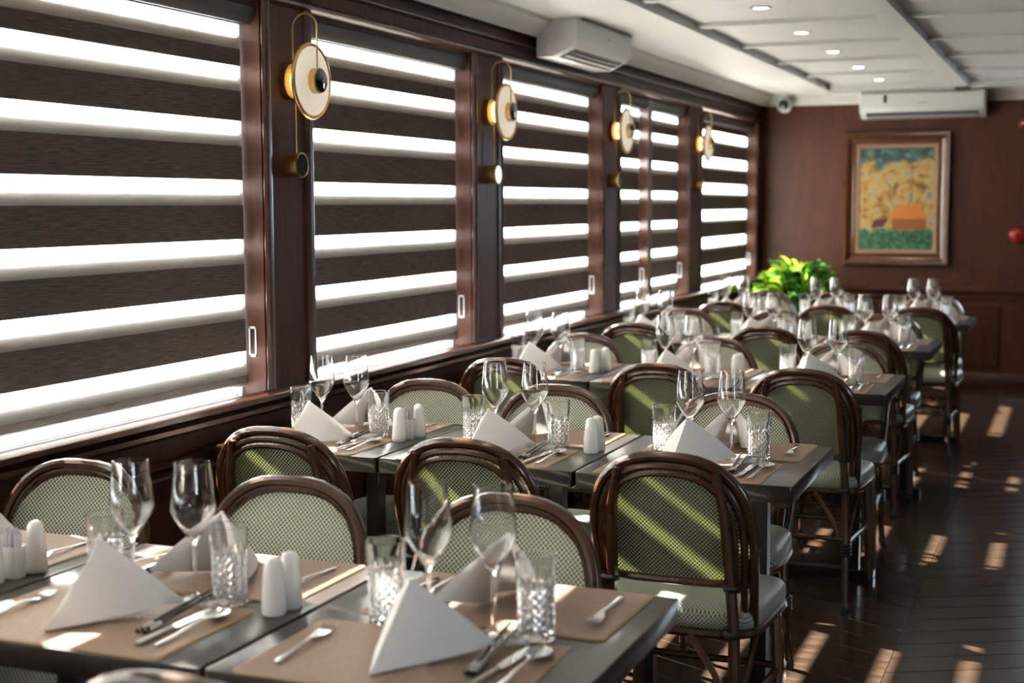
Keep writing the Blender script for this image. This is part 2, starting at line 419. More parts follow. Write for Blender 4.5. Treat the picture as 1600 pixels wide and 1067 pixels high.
portal(((BD[0]+BD[1])/2, YB+.16, 1.575), (-PI/2, 0, 0), BD[1]-BD[0], 1.05)
for a, b in WINS: portal((XF-.02, (a+b)/2, (ZS+ZH)/2), (0, -PI/2, 0), ZH-ZS, b-a)

# outside: quay water level and a pale far bank
gw = MB().add([(-400, -400, -2.2), (400, -400, -2.2), (400, 400, -2.2), (-400, 400, -2.2)], [(0, 1, 2, 3)])
tag(gw.build('water', plain('river_water', (.08, .105, .13), .45), None, 0), 'pale river water outside the windows', 'water', kind='stuff')

# ------------------------------------------------------------------ zebra blinds
TOPS = [2.046, 1.912, 1.737, 1.547, 1.356, 1.176, .990]
XB = -2.535
def blind(a, b, label, tops, clear, gray, zbot, alone=False):
    t = thing('zebra_blind', label, 'blind', (XB, (a+b)/2, 0), 0, 'striped roller blinds on the window wall')
    w = b-a; h = w/2
    pr = [(-.045, 2.055), (.03, 2.045), (.048, 2.062), (.052, 2.09), (.042, 2.115), (.0, 2.125), (-.045, 2.125)]
    cs = MB().extrude(pr, 'y', -h-.025, h+.035).build('cassette', M_CASS, t, 50)
    for s, yy in ((-1, -h-.028), (1, h+.035)):
        MB().lathe([(.02, 0), (.03, .003), (.03, .006)], 14, 'y', (.005, yy-.003, 2.085)).build('end_cap', M_PLAST, cs)
    def strip(name, z0, z1, x, mat):
        return MB().box(x-.0007, x+.0007, -h, h, z0, z1).build(name, mat, t, 0)
    pz = 2.10
    XRR = -.012
    for z in tops:
        z1 = z; z0 = z-clear-gray
        strip('opaque_band', z1, pz, 0, M_BAND)
        strip('sheer_band', z0, z1, 0, M_SHEER)
        pz = z0
    if pz > zbot+.02: strip('opaque_band', zbot, pz, 0, M_BAND)
    pz = 2.10
    for z in tops:                                   # rear layer of the looped fabric, pulled a little higher
        strip('rear_opaque_band', z, pz, XRR, M_BAND)
        pz = z-clear
        strip('rear_sheer_band', pz, z, XRR, M_SHEER2)
    strip('rear_opaque_band', zbot, pz, XRR, M_BAND)
    q = [( .014*math.cos(i*PI/6)-.016, zbot+.004+.019*math.sin(i*PI/6)) for i in range(12)]
    MB().extrude(q, 'y', -h-.004, h+.008).build('bottom_rail', plain('bottom_rail', (.045, .036, .03), .4), t, 60)
    for dx in (.010, .026):
        MB().tube([(dx, h+.018, 2.05), (dx, h+.018, 1.04)], .0016, 5).build('cord', M_CORD, t)
    tz = 1.02
    tn = MB().box(.004, .032, h+.012, h+.024, tz-.05, tz-.042).box(.004, .032, h+.012, h+.024, tz+.042, tz+.05).box(.004, .009, h+.012, h+.024, tz-.05, tz+.05).box(.027, .032, h+.012, h+.024, tz-.05, tz+.05)
    tn.build('cord_tensioner', M_PLAST, t, 0)
    return t
g, e = .03, .014
for (a, b), lab, tops, cl, gr in (
        ((WINS[0][0]+g, WINS[0][1]-e), 'striped zebra blind of the window behind the viewer', TOPS, .037, .044),
        ((WINS[1][0]+g, WINS[1][1]-e), 'striped zebra blind outside the left edge of the view', TOPS, .037, .044),
        ((WINS[2][0]+g, WINS[2][1]-e), 'largest striped zebra blind, over the nearest window at far left', TOPS, .037, .044),
        ((WINS[3][0]+g, WINS[3][1]-e), 'striped zebra blind between the first and second wall sconces', TOPS, .037, .044),
        ((WINS[4][0]+g, WINS[4][1]-e), 'striped zebra blind between the second and third wall sconces', TOPS, .037, .044),
        ((WINS[5][0]+g, 8.47), 'narrow striped zebra blind left of the mullion, beside the third sconce', TOPS, .037, .044),
        ((8.60, WINS[5][1]-e), 'striped zebra blind right of the mullion, before the fourth sconce', TOPS, .037, .044),
        ((WINS[6][0]+g, WINS[6][1]-e), 'farthest striped zebra blind, beside the leafy plant',
         [1.999, 1.807, 1.614, 1.419, 1.219, 1.017], .062, .028)):
    blind(a, b, lab, tops, cl, gr, .885)

# ------------------------------------------------------------------ wall sconces
def sconce(y, label, face):
    t = thing('wall_sconce', label, 'wall lamp', (XW-.014, y, 1.873), 0, 'brass disc sconces on the pilasters')
    MB().lathe([(.058, 0), (.058, .022), (.052, .026), (.0, .026)], 28, 'x').build('backplate', M_BRASS, t)
    MB().lathe([(.012, .02), (.012, .085)], 12, 'x').build('stem', M_BRASS, t)
    MB().lathe([(.0, .034), (.045, .034), (.045, .04), (.0, .04)], 24, 'x').build('led_ring', M_LED, t)
    d = MB().lathe([(0, .078), (.10, .082), (.114, .086), (.114, .094), (.10, .099), (.0, .102)], 40, 'x').build('glass_disc', M_LAMP, t)
    n = 40; ring = [(.090, .119*math.cos(2*PI*i/n), .119*math.sin(2*PI*i/n)) for i in range(n)]
    MB().tube(ring, .0075, 8, closed=True).build('rim', M_BRASS, d)
    k = MB().lathe([(.042, .098), (.042, .122), (.038, .124), (0, .124)], 24, 'x').build('hub', M_BRASS, t)
    MB().lathe([(.039, .123), (.039, .128), (.034, .131), (0, .131)], 24, 'x').build('hub_face', M_BLACK, k)
    MB().lathe([(.005, .13), (.005, .135), (0, .136)], 10, 'x').build('screw', M_BRASS, k)
    R = .046; cx = .020+R; zt = .175
    arc = [(.020, 0, .03)]+[(cx-R*math.cos(PI*i/14), 0, zt+R*math.sin(PI*i/14)) for i in range(15)]+[(cx+R, 0, .02)]
    MB().tube(arc, .0032, 7).build('arched_rod', M_BRASS, t)
    MB().tube([(.028, 0, -.04), (.028, 0, -.262)], .0028, 7).build('lower_rod', M_BRASS, t)
    b = MB().lathe([(.040, -.004), (.040, .042), (.042, .044), (.042, .050), (.037, .051)], 22, 'x', (0, 0, -.275)).build('knob', M_BRASS, t)
    MB().lathe([(.0375, .048), (.0375, .0515), (0, .0515)], 22, 'x', (0, 0, -.275)).build('knob_face', face, b)
for y, lab, fc in ((4.172, 'brass disc wall sconce nearest the camera, with black knob below', M_BLACK),
                   (5.893, 'second brass disc wall sconce, with pale glint on knob face', M_GLINT),
                   (7.69, 'third brass disc wall sconce, beside the narrow blind', M_BLACK),
                   (9.57, 'farthest brass disc wall sconce, before the last window', M_BLACK)):
    sconce(y, lab, fc)

# ------------------------------------------------------------------ air conditioners, camera, alarms, downlights, painting
def ac(name, label, loc, rz, w, h, d, marks):
    t = thing(name, label, 'air conditioner', loc, rz, None)       # local: back at y=0, front at y=-d, z 0..h
    pr = [(0, 0), (-d*.42, 0), (-d*.86, h*.22), (-d, h*.42), (-d, h*.9), (-d*.9, h), (0, h)]
    mb = MB(); n = len(pr); secs = []
    for x, k in ((-w/2, .94), (-w/2+.012, 1), (w/2-.012, 1), (w/2, .94)):
        secs.append([(x, y*k, h/2+(z-h/2)*(.97 if k < 1 else 1)) for y, z in pr])
    mb.loft(secs).build('body', M_ACW, t, 30)
    a = Vector((0, -d*.42, 0)); b = Vector((0, -d*.86, h*.22)); nn = Vector((0, -(b-a).z, (b-a).y)).normalized()
    if nn.z > 0: nn = -nn
    def slab(u0, u1, x0, x1, off, th, nm, mt):
        P = []
        for o in (off, off+th):
            for x in (x0, x1):
                for u in (u0, u1): P.append(a.lerp(b, u)+nn*o+Vector((x, 0, 0)))
        return MB().add([P[i] for i in (0, 2, 3, 1, 4, 6, 7, 5)], [(0,3,2,1),(4,5,6,7),(0,1,5,4),(1,2,6,5),(2,3,7,6),(3,0,4,7)]).build(nm, mt, t, 0)
    slab(.08, .92, -w/2+.05, w/2-.05, -.004, .006, 'vent', M_ACD)
    slab(.30, .42, -w/2+.06, w/2-.06, .002, .006, 'louvre', M_ACW)
    slab(.62, .74, -w/2+.06, w/2-.06, .002, .006, 'louvre', plain('grey_louvre', (.12, .12, .13), .4))
    if marks:
        MB().cbox(-w*.305, -w*.28, -d-.004, -d+.002, h*.56, h*.86, .002).build('display', M_BLACK, t, 0)
        MB().box(-w*.03, w*.05, -d-.0015, -d+.001, h*.52, h*.56).build('badge', plain('grey_badge', (.35, .36, .38), .4), t, 0)
    else:
        MB().box(w*.0, w*.05, -d-.0015, -d+.001, h*.60, h*.64).build('badge', plain('grey_badge2', (.35, .36, .38), .4), t, 0)
        MB().lathe([(.022, 0), (.022, .006), (.016, .008)], 16, 'x', (-w/2-.006, -.05, h*.35)).build('pipe_cap', M_ACW, t)
    return t
ac('air_conditioner', 'white split air conditioner under the ceiling above the third window', (XW+.005, 6.89, 2.165), PI/2, .86, .19, .215, False)
ac('air_conditioner', 'white split air conditioner on back wall above the painting', (-1.183, YB-.005, 2.135), 0, .95, .205, .21, True)
t = thing('security_camera', 'small white ball security camera with black lens under the crown moulding', 'camera', (-2.27, YB-.10, 2.262))
MB().lathe([(.05, .095), (.05, .06), (.03, .05)], 20, 'z').build('mount', M_ACW, t)
MB().lathe([(.064*math.sin(PI*i/10), -.064*math.cos(PI*i/10)) for i in range(11)], 20, 'z').build('dome', M_ACW, t)
MB().lathe([(.040, -.045), (.040, -.056), (.034, -.068), (.018, -.074), (0, -.075)], 20, 'y').build('lens', M_BLACK, t)
for z, x, r, nm, lab in ((2.075, -.44, .035, 'alarm_light', 'small red alarm light high on the back wall'), (1.215, -.455, .065, 'alarm_bell', 'round red alarm bell on the back wall')):
    t = thing(nm, lab, 'alarm', (x, YB-.003, z))
    MB().lathe([(r, 0), (r, -.02), (r*.9, -.045), (r*.5, -.06), (0, -.064)], 24, 'y').build('bell', M_RED, t)
    MB().lathe([(r*.22, -.055), (r*.22, -.07), (0, -.073)], 12, 'y').build('hub', M_BLACK if r > .05 else M_WHITEP, t)
    MB().box(-r*.8, r*.8, -.012, .004, -r*.8, r*.8).build('bracket', M_RED, t, 0)

sp_words = ['first', 'second', 'third', 'fourth', 'last']
ring_me = MB().lathe([(.034, .0), (.052, 0), (.054, -.004), (.050, -.007), (.036, -.005), (.033, .02)], 24).mesh('ring', M_CROWN)
disc_me = MB().lathe([(0, -.004), (.034, -.004), (.034, -.001), (0, -.001)], 20).mesh('lens', M_SPOT)
for i in range(-5, 5):
    y = 6.80+1.06*i
    if i < 0 and y > 5.5: pass
    nm = 'recessed ceiling downlight, %s along the coffers from the camera' % sp_words[i] if i >= 0 else 'recessed ceiling downlight overhead, %s behind the first in view' % ['first', 'second', 'third', 'fourth', 'fifth'][-i-1]
    t = thing('downlight', nm, 'ceiling light', (-1.44, y, ZC+.045), 0, 'downlights in the coffered ceiling')
    obj('ring', ring_me, t); obj('lens', disc_me, t)
    ld = bpy.data.lights.new('downlight_lamp', 'SPOT'); ld.energy = 3; ld.color = (1, .78, .55); ld.spot_size = 1.25; ld.spot_blend = .6; ld.shadow_soft_size = .03
    lo = bpy.data.objects.new('downlight_lamp', ld); col.objects.link(lo); lo.parent = t; lo.location = (0, 0, -.012)
    if i == 4: lo.rotation_euler = (math.radians(22), 0, 0)

# painting
PX0, PX1, PZ0, PZ1 = -1.795, -.965, .968, 2.032
pt = thing('framed_painting', 'framed painting of a thatched hut among trees on back wall', 'painting', ((PX0+PX1)/2, YB-.002, (PZ0+PZ1)/2))
hw, hh = (PX1-PX0)/2, (PZ1-PZ0)/2
M_FR = wood('frame_wood', (.055, .017, .007), (.10, .034, .013), (4, 4, 4), .28, .4, .03)
M_FRI = wood('frame_inner_linen', (.24, .13, .075), (.31, .175, .105), (40, 40, 40), .6, 0, .05)
def frame_ring(prof, nm, mat):         # prof: (inset from the outer edge, y towards room)
    V, F = [], []; n = len(prof)
    for sx, sz in ((-1, -1), (1, -1), (1, 1), (-1, 1)):
        for d, y in prof: V.append((sx*(hw-d), -y, sz*(hh-d)))
    for c in range(4):
        for k in range(n):
            F.append((c*n+k, c*n+(k+1) % n, ((c+1) % 4)*n+(k+1) % n, ((c+1) % 4)*n+k))
    return MB().add(V, F).build(nm, mat, pt, 25)
frame_ring([(0, 0), (0, .05), (.012, .06), (.03, .055), (.045, .04), (.07, .03), (.085, .034), (.095, .022), (.095, 0)], 'outer_frame', M_FR)
frame_ring([(.094, 0), (.094, .022), (.10, .026), (.125, .018), (.128, .01), (.128, 0)], 'inner_frame', M_FRI)
def painting_mat():
    mt, n, l, b = nt('painted_canvas'); b.inputs['Roughness'].default_value = .5
    tc = n.new('ShaderNodeTexCoord'); sp = n.new('ShaderNodeSeparateXYZ'); l.new(tc.outputs['Object'], sp.inputs[0])
    def noise(sc, det=5, dist=0):
        q = n.new('ShaderNodeTexNoise'); q.inputs['Scale'].default_value = sc; q.inputs['Detail'].default_value = det; q.inputs['Distortion'].default_value = dist
        l.new(tc.outputs['Object'], q.inputs['Vector']); return q.outputs['Fac']
    def M(op, a, bb):
        q = n.new('ShaderNodeMath'); q.operation = op
        for i, x in enumerate((a, bb)):
            if isinstance(x, (int, float)): q.inputs[i].default_value = x
            else: l.new(x, q.inputs[i])
        return q.outputs[0]
    def mix(f, a, bb):
        q = n.new('ShaderNodeMix'); q.data_type = 'RGBA'; l.new(f, q.inputs['Factor']); l.new(a, q.inputs[6]); l.new(bb, q.inputs[7]); return q.outputs[2]
    def rr(f, st): q = ramp(n, st); l.new(f, q.inputs[0]); return q.outputs[0]
    z = sp.outputs['Z']
    gold = rr(noise(13, 9, .5), [(.25, (.03, .03, .015)), (.36, (.13, .08, .02)), (.44, (.30, .15, .022)), (.52, (.36, .23, .065)), (.60, (.33, .26, .14)), (.68, (.14, .13, .10)), (.78, (.30, .26, .19))])
    leaf = rr(noise(16, 8, .6), [(.3, (.006, .012, .014)), (.45, (.010, .045, .042)), (.58, (.03, .11, .095)), (.72, (.22, .24, .18))])
    gras = rr(noise(20, 8, 1.5), [(.3, (.003, .018, .009)), (.48, (.008, .075, .03)), (.62, (.03, .14, .065)), (.75, (.22, .29, .20))])
    topm = rr(M('ADD', z, M('MULTIPLY', M('SUBTRACT', noise(6, 4), .5), .55)), [(.25, (0,0,0)), (.32, (1,1,1))])
    botm = rr(M('ADD', M('MULTIPLY', z, -1), M('MULTIPLY', M('SUBTRACT', noise(14, 3), .5), .12)), [(.23, (0,0,0)), (.26, (1,1,1))])
    c = mix(botm, mix(topm, gold, leaf), gras); l.new(c, b.inputs['Base Color']); return mt
MB().box(-hw+.125, hw-.125, -.012, -.004, -hh+.125, hh-.125).build('canvas', painting_mat(), pt, 0)
def flat(name, pts, c, y=-.0135):
    n = len(pts); V = [(x, y, z) for x, z in pts]+[(x, y+.0012, z) for x, z in pts]
    MB().add(V, [tuple(range(n)), tuple(range(2*n-1, n-1, -1))]+[(i, n+i, n+(i+1) % n, (i+1) % n) for i in range(n)]).build(name, wood('paint_'+name, tuple(q*.75 for q in c), c, (14, 14, 40), .5, 0, .1), pt, 0)
flat('painted_roof', [(-.06, -.16), (.0, -.05), (.17, -.045), (.25, -.155)], (.52, .16, .012))
flat('painted_wall', [(-.03, -.25), (-.03, -.162), (.23, -.158), (.24, -.24)], (.26, .075, .012), -.0130)
flat('painted_cart', [(-.20, -.23), (-.16, -.16), (-.06, -.158), (-.10, -.225)], (.07, .008, .012), -.0136)
for pts in ([(-.02, -.06), (-.06, .02), (-.05, .09), (-.09, .16)], [(-.04, .0), (.0, .08), (.01, .15)], [(.10, -.05), (.12, .05), (.09, .14), (.13, .22)], [(-.06, -.08), (-.13, -.02), (-.16, .04)]):
    MB().tube([(x, -.0135, z) for x, z in pts], [.0035, .003, .0025, .0016][:len(pts)], 5).build('painted_branch', plain('paint_branch', (.12, .06, .03), .6), pt)

# ------------------------------------------------------------------ plant
pl = thing('potted_plant', 'bushy bright green leafy plant in dark planter by last window', 'plant', (-2.02, 11.02, 0))
MB().lathe([(.0, 0), (.15, 0), (.155, .02), (.20, .60), (.205, .62), (.18, .62), (.175, .57), (0, .57)], 28).build('planter', M_POT, pl)
MB().lathe([(0, .585), (.176, .58)], 20).build('soil', M_SOIL, pl)
def leaf_mesh(mt, ln, wd):
    def fn(u, v):
        w = wd*math.sin(PI*min(1, v*.93+.07))**.7*(u-.5); y = ln*v
        return (w, y*.75, y*.72-ln*.55*v*v+abs(u-.5)*wd*.35)
    return MB().grid(fn, 2, 6).mesh('leaf', mt, 60)
LM = [leaf_mesh(M_LEAF[k], ln, wd) for k in range(3) for ln, wd in ((.17, .06), (.22, .07))]
MB().lathe([(.03, .56), (.022, .80), (.0, .84)], 8).build('stem', M_LEAF[2], pl)
for i in range(150):
    a = i*2.39996; q = (i+.5)/150; r = .02+.20*math.sqrt(q); h = .70+.20*(1-q**1.5)+random.uniform(-.05, .06)
    k = random.random(); cl = 1 if (k < .42 and math.cos(a) < .5) else (0 if k < .78 else 2)
    o = obj('leaf', LM[cl*2+(i % 2)], pl, (r*math.cos(a)*1.05, r*math.sin(a), h))
    o.rotation_euler = (math.radians(random.uniform(-12, 40))*(1.2-q), math.radians(random.uniform(-25, 25)), a-PI/2+random.uniform(-.4, .4))

# ------------------------------------------------------------------ chairs
def tnorm(z): return -.128-(z-.44)*.285
def arch_pts(w0, w1, top, off=0, zb=.44, n=22, dy=0):
    pts = []; zk = .645
    def side(z): return w0+(w1-w0)*(z-.44)/(zk-.44)
    for s in (-1, 1):
        seg = []
        for i in range(6):
            z = zb+(zk-zb)*i/6; seg.append((s*side(z), z))
        for i in range(n//2+1):
            q = PI/2*i/(n//2); e = 2/2.6
            seg.append((s*w1*math.cos(q)**e, zk+(top-zk)*math.sin(q)**e))
        pts.append(seg)
    path = pts[0]+pts[1][::-1][1:]
    return [(x, tnorm(z)+dy, z) for x, z in path]
def make_chair():
    t = thing('bistro_chair', '', 'chair')
    MB().tube(arch_pts(.188, .199, .864), .0135, 9).build('back_frame', M_CANE, t)
    MB().tube(arch_pts(.167, .178, .843, dy=-.014), .0095, 8).build('inner_hoop', M_CANE, t)
    MB().tube(arch_pts(.150, .160, .826, dy=-.026, zb=.55), .0085, 8).build('rear_hoop', M_CANE, t)
    MB().tube(arch_pts(.173, .184, .850, dy=.004, zb=.545), .0045, 7).build('panel_rim', M_CANE, t)
    def pan(u, v):
        ap = .152; z = .548+(.850-.548)*math.sin(v*PI/2); zk = .645
        w = .172+.011*min(1, (z-.44)/.205) if z < zk else .183*max(0, 1-((z-zk)/(.850-zk))**2.6)**(1/2.6)
        x = (2*u-1)*w
        return (x, tnorm(z)-.002-.009*(1-(x/.184)**2), z)
    MB().grid(pan, 16, 16).build('backrest', M_WEAVE_F, t, 60)
    MB().grid(lambda u, v: (pan(u, v)[0], pan(u, v)[1]-.003, pan(u, v)[2]), 16, 16).build('backrest_rear', M_WEAVE_B_SHADE, t, 60)
    MB().tube([(-.188, tnorm(.548), .548), (-.1, tnorm(.548)-.018, .546), (0, tnorm(.548)-.022, .546), (.1, tnorm(.548)-.018, .546), (.188, tnorm(.548), .548)], .0105, 8).build('crossbar', M_LEGC, t)
    # upholstered woven seat: rounded slab
    bm = bmesh.new()
    def outline(sc, z):
        P = []; n = 40
        for i in range(n):
            q = 2*PI*i/n; c, s_ = math.cos(q), math.sin(q); e = 2/5
            x = .213*math.copysign(abs(c)**e, c); y = .205*math.copysign(abs(s_)**e, s_)
            x *= 1+.05*(y/.2); P.append((x*sc, y*sc+.012, z))
        return P
    MB().loft([outline(.93, .432), outline(.985, .436), outline(1, .45), outline(.995, .468), outline(.965, .479), outline(.80, .486), outline(.3, .488)]).build('seat', M_WEAVE_S, t, 60)
    MB().tube([(x*.965, y*.965, z) for x, y, z in outline(1, .424)], .0125, 7, closed=True).build('seat_frame', M_CANE, t)
    for s in (-1, 1):
        MB().tube([(s*.172, -.262, .012), (s*.163, -.222, .25), (s*.155, -.196, .43), (s*.147, -.214, .58), (s*.138, -.246, .74), (s*.120, -.262, .835)], [.0125, .0145, .015, .0145, .0135, .012], 8).build('leg', M_CANE, t)
        lg = MB().tube([(s*.196, .182, .012), (s*.188, .168, .25), (s*.182, .158, .43)], [.0125, .0145, .015], 8).build('leg', M_LEGC, t)
        for x, y in ((s*.172, -.262), (s*.196, .182)):
            MB().lathe([(.0145, 0), (.0155, .004), (.0155, .03), (.0125, .034)], 10, 'z', (x, y, 0)).build('foot', M_BIND, t)
        MB().tube([(s*.164, -.224, .235), (s*.19, .17, .235)], .0095, 7).build('stretcher', M_CANE, t)
        MB().tube([(s*.165, -.226, .215), (s*.11, -.205, .33), (s*.045, -.195, .42)], .0085, 7).build('brace', M_LEGC, t)
        MB().tube([(s*.166, -.214, .22), (s*.176, -.11, .34), (s*.182, -.03, .425)], .0085, 7).build('brace', M_CANE, t)
        for k in range(4):
            MB().tube([(s*.1635+.0185*math.cos(q*PI/5), -.2245+.0185*math.sin(q*PI/5), .205+k*.012) for q in range(10)], .0062, 5, closed=True).build('binding', M_BIND, t)
        for z, yy in ((.43, -.196), (.548, -.211)):
            MB().tube([(s*.153+.0178*math.cos(q*PI/5), yy+.0178*math.sin(q*PI/5), z) for q in range(10)], .0085, 5, closed=True).build('binding', M_BIND, t)
    MB().tube([(-.18, .16, .25), (.18, .16, .25)], .0095, 7).build('stretcher', M_CANE, t)
    MB().tube([(-.163, -.224, .26), (.163, -.224, .26)], .0095, 7).build('stretcher', M_CANE, t)
    return t
ROWW = ['front row', 'second row', 'third row', 'fourth row', 'back row']
TABW = ['window', 'middle', 'aisle']
CH = Proto(make_chair())
front = {(0, 2): (-1.05, 1.462), (1, 0): (-1.992, 3.26), (1, 1): (-1.445, 3.26), (1, 2): (-.90, 3.25), (2, 0): (-2.06, 5.07), (2, 1): (-1.45, 5.08), (2, 2): (-.915, 5.09),
         (3, 0): (-2.06, 6.80), (3, 1): (-1.40, 6.80), (3, 2): (-.94, 6.74), (4, 0): (-2.0, 8.48), (4, 1): (-1.36, 8.38), (4, 2): (-.835, 8.38)}
rear = {(0, 0): (-2.145, 2.68), (0, 1): (-1.59, 2.68), (0, 2): (-1.068, 2.67), (1, 0): (-2.035, 4.36), (1, 1): (-1.577, 4.37), (1, 2): (-.985, 4.38), (2, 0): (-2.10, 6.165), (2, 1): (-1.49, 6.165), (2, 2): (-.925, 6.165),
        (3, 0): (-2.06, 7.84), (3, 1): (-1.55, 7.84), (3, 2): (-.955, 7.82), (4, 0): (-1.97, 9.66), (4, 1): (-1.52, 9.66), (4, 2): (-.88, 9.60)}
for (r, k), (x, yt) in front.items():
    CH.put((x, yt+.252, 0), 0, 'bistro chair with its woven green back to camera, %s table, %s' % (TABW[k], ROWW[r]), 'cane bistro chairs at the tables')
for (r, k), (x, yt) in rear.items():
    CH.put((x, yt-.252, 0), PI+random.uniform(-.03, .03), 'bistro chair facing camera, on the far side of %s table, %s' % (TABW[k], ROWW[r]), 'cane bistro chairs at the tables')

# ------------------------------------------------------------------ tables
TW, TD, TZ = .583, .655, .75
def make_table(cy_):
    t = thing('dining_table', '', 'table')                 # origin on the floor under the middle of the near edge
    h = TW/2
    bm = bmesh.new(); bmesh.ops.create_cube(bm, size=1)
    for v in bm.verts: v.co = Vector((v.co.x*TW, TD/2+v.co.y*TD, TZ-.022+v.co.z*.044))
    bmesh.ops.bevel(bm, geom=[e for e in bm.edges if abs((e.verts[0].co-e.verts[1].co).z) > .01], offset=.007, segments=3, affect='EDGES', profile=.5)
    bmesh.ops.bevel(bm, geom=[e for e in bm.edges if abs((e.verts[0].co-e.verts[1].co).z) < .001], offset=.0025, segments=2, affect='EDGES', profile=.5)
    MB().frombm(bm).build('tabletop', W_TABLE, t, 35)
    MB().box(-.17, .17, cy_-.02, cy_+.02, TZ-.08, TZ-.044).build('apron', W_TABLE, t, 0)
    for sx in (-.16, .16):
        MB().cbox(sx-.022, sx+.022, cy_-.022, cy_+.022, .03, TZ-.08, .003).build('leg', W_TABLE, t, 0)
    MB().cbox(-.24, .24, cy_-.026, cy_+.026, 0, .034, .004).build('foot_bar', W_TABLE, t, 0)
    return t
TP = [Proto(make_table(c)) for c in (.26, .258, .175, .235, .325)]
ROWY = [1.815, 3.56, 5.43, 7.09, 8.74]
ROWX = [0, 0, 0, 0, .065]
TCX = [-2.131, -1.541, -.949]

# ------------------------------------------------------------------ place settings
def loft_flat(secs):           # secs: (y, halfwidth, z centre, thickness)
    R = []
    for y, w, z, th in secs:
        R.append([(-w, y, z), (-w*.7, y, z+th*.8), (0, y, z+th), (w*.7, y, z+th*.8), (w, y, z), (w*.7, y, z-th*.4), (0, y, z-th*.5), (-w*.7, y, z-th*.4)])
    return R
def make_mat():
    t = thing('placemat', '', 'placemat')
    def rr(w, d, r, z):
        P = []
        for cx, cy_, a0 in ((w-r, d-r, 0), (-w+r, d-r, PI/2), (-w+r, -d+r, PI), (w-r, -d+r, 1.5*PI)):
            for i in range(5): P.append((cx+r*math.cos(a0+i*PI/8), cy_+r*math.sin(a0+i*PI/8), z))
        return P
    MB().loft([rr(.2275, .1495, .012, 0), rr(.2275, .1495, .012, .0022)]).build('stitched_edge', M_MATE, t, 0)
    MB().loft([rr(.2245, .1465, .011, .002), rr(.2245, .1465, .011, .003)]).build('leather_top', M_MAT, t, 0)
    return t
def napkin_mesh(name, R0, TR, TL, AP, sd):
    rnd = random.Random(sd); mb = MB()
    R0, TR, TL, AP = [Vector(p) for p in (R0, TR, TL, AP)]
    for T in (TR, TL):
        nrm = (T-R0).cross(AP-R0).normalized()
        c = (TR+TL)/2
        if nrm.dot((R0+T)/2-c) < 0: nrm = -nrm
        lift = rnd.uniform(.004, .010)
        def outer(u, v, k=1.0):
            vv = v**.9
            base = R0.lerp(T, u); p = base.lerp(AP, vv*.985)
            bul = math.sin(PI*min(1, u*1.02))*(1-vv)**.8*.006+.006*math.sin(PI*vv)*u
            p = p+nrm*bul*k
            p.z = max(p.z+lift*(1-vv)*u*u*2, .0035)
            return p
        mb.grid(lambda u, v: outer(u, v), 10, 10)
        I = (R0.lerp(T, .42)+(c-(R0+T)/2)*.32); I.z = .004
        def inner(u, v):           # the hem turned inwards from the free edge
            vv = v**.9; e = outer(1, v); base = T.lerp(I, u); q = base.lerp(AP, vv*.985)
            p = e.lerp(q, 0) if u == 0 else q
            p = p+(c-(R0+T)/2).normalized()*math.sin(PI*u)*.012*(1-vv*.6)+Vector((0, 0, (lift*2*(1-vv))*(1-u)))
            p.z = max(p.z, .0035)
            return e if u == 0 else p
        mb.grid(inner, 6, 10)
    return mb.mesh(name, M_LINEN, 65, solid=.0035)
def napkin_obj(i):
    v = [((-.010, -.122, .0035), (.085, .095, .0035), (-.130, .078, .0035), (-.022, .006, .128)),
         ((-.006, -.118, .0035), (.096, .082, .0035), (-.122, .082, .0035), (-.016, .002, .123)),
         ((-.012, -.12, .0035), (.082, .10, .0035), (-.134, .070, .0035), (-.026, .010, .132))][i]
    return tag(obj('napkin', napkin_mesh('napkin', *v, sd=i)), '', 'napkin')
def make_wine():
    t = thing('wine_glass', '', 'wine glass')
    out = [(0, 0), (.034, 0), (.0355, .0012), (.034, .0022), (.012, .0045), (.005, .008), (.0036, .014), (.0034, .06), (.0036, .098), (.0062, .106), (.0125, .114), (.024, .132), (.035, .149), (.0398, .159), (.0412, .166), (.0404, .176), (.0372, .205), (.0342, .232), (.0325, .2505)]
    inn = [(.0315, .2508), (.0332, .232), (.0362, .205), (.0394, .176), (.0401, .166), (.0386, .160), (.0338, .150), (.0228, .1335), (.0115, .117), (.004, .111), (0, .1098)]
    MB().lathe(out[:9]+[(0, .098)], 24).build('stem_and_foot', M_WINE, t, 50)
    MB().lathe([(0, .098)]+out[8:]+inn, 32).build('bowl', M_WINE, t, 50)
    return t
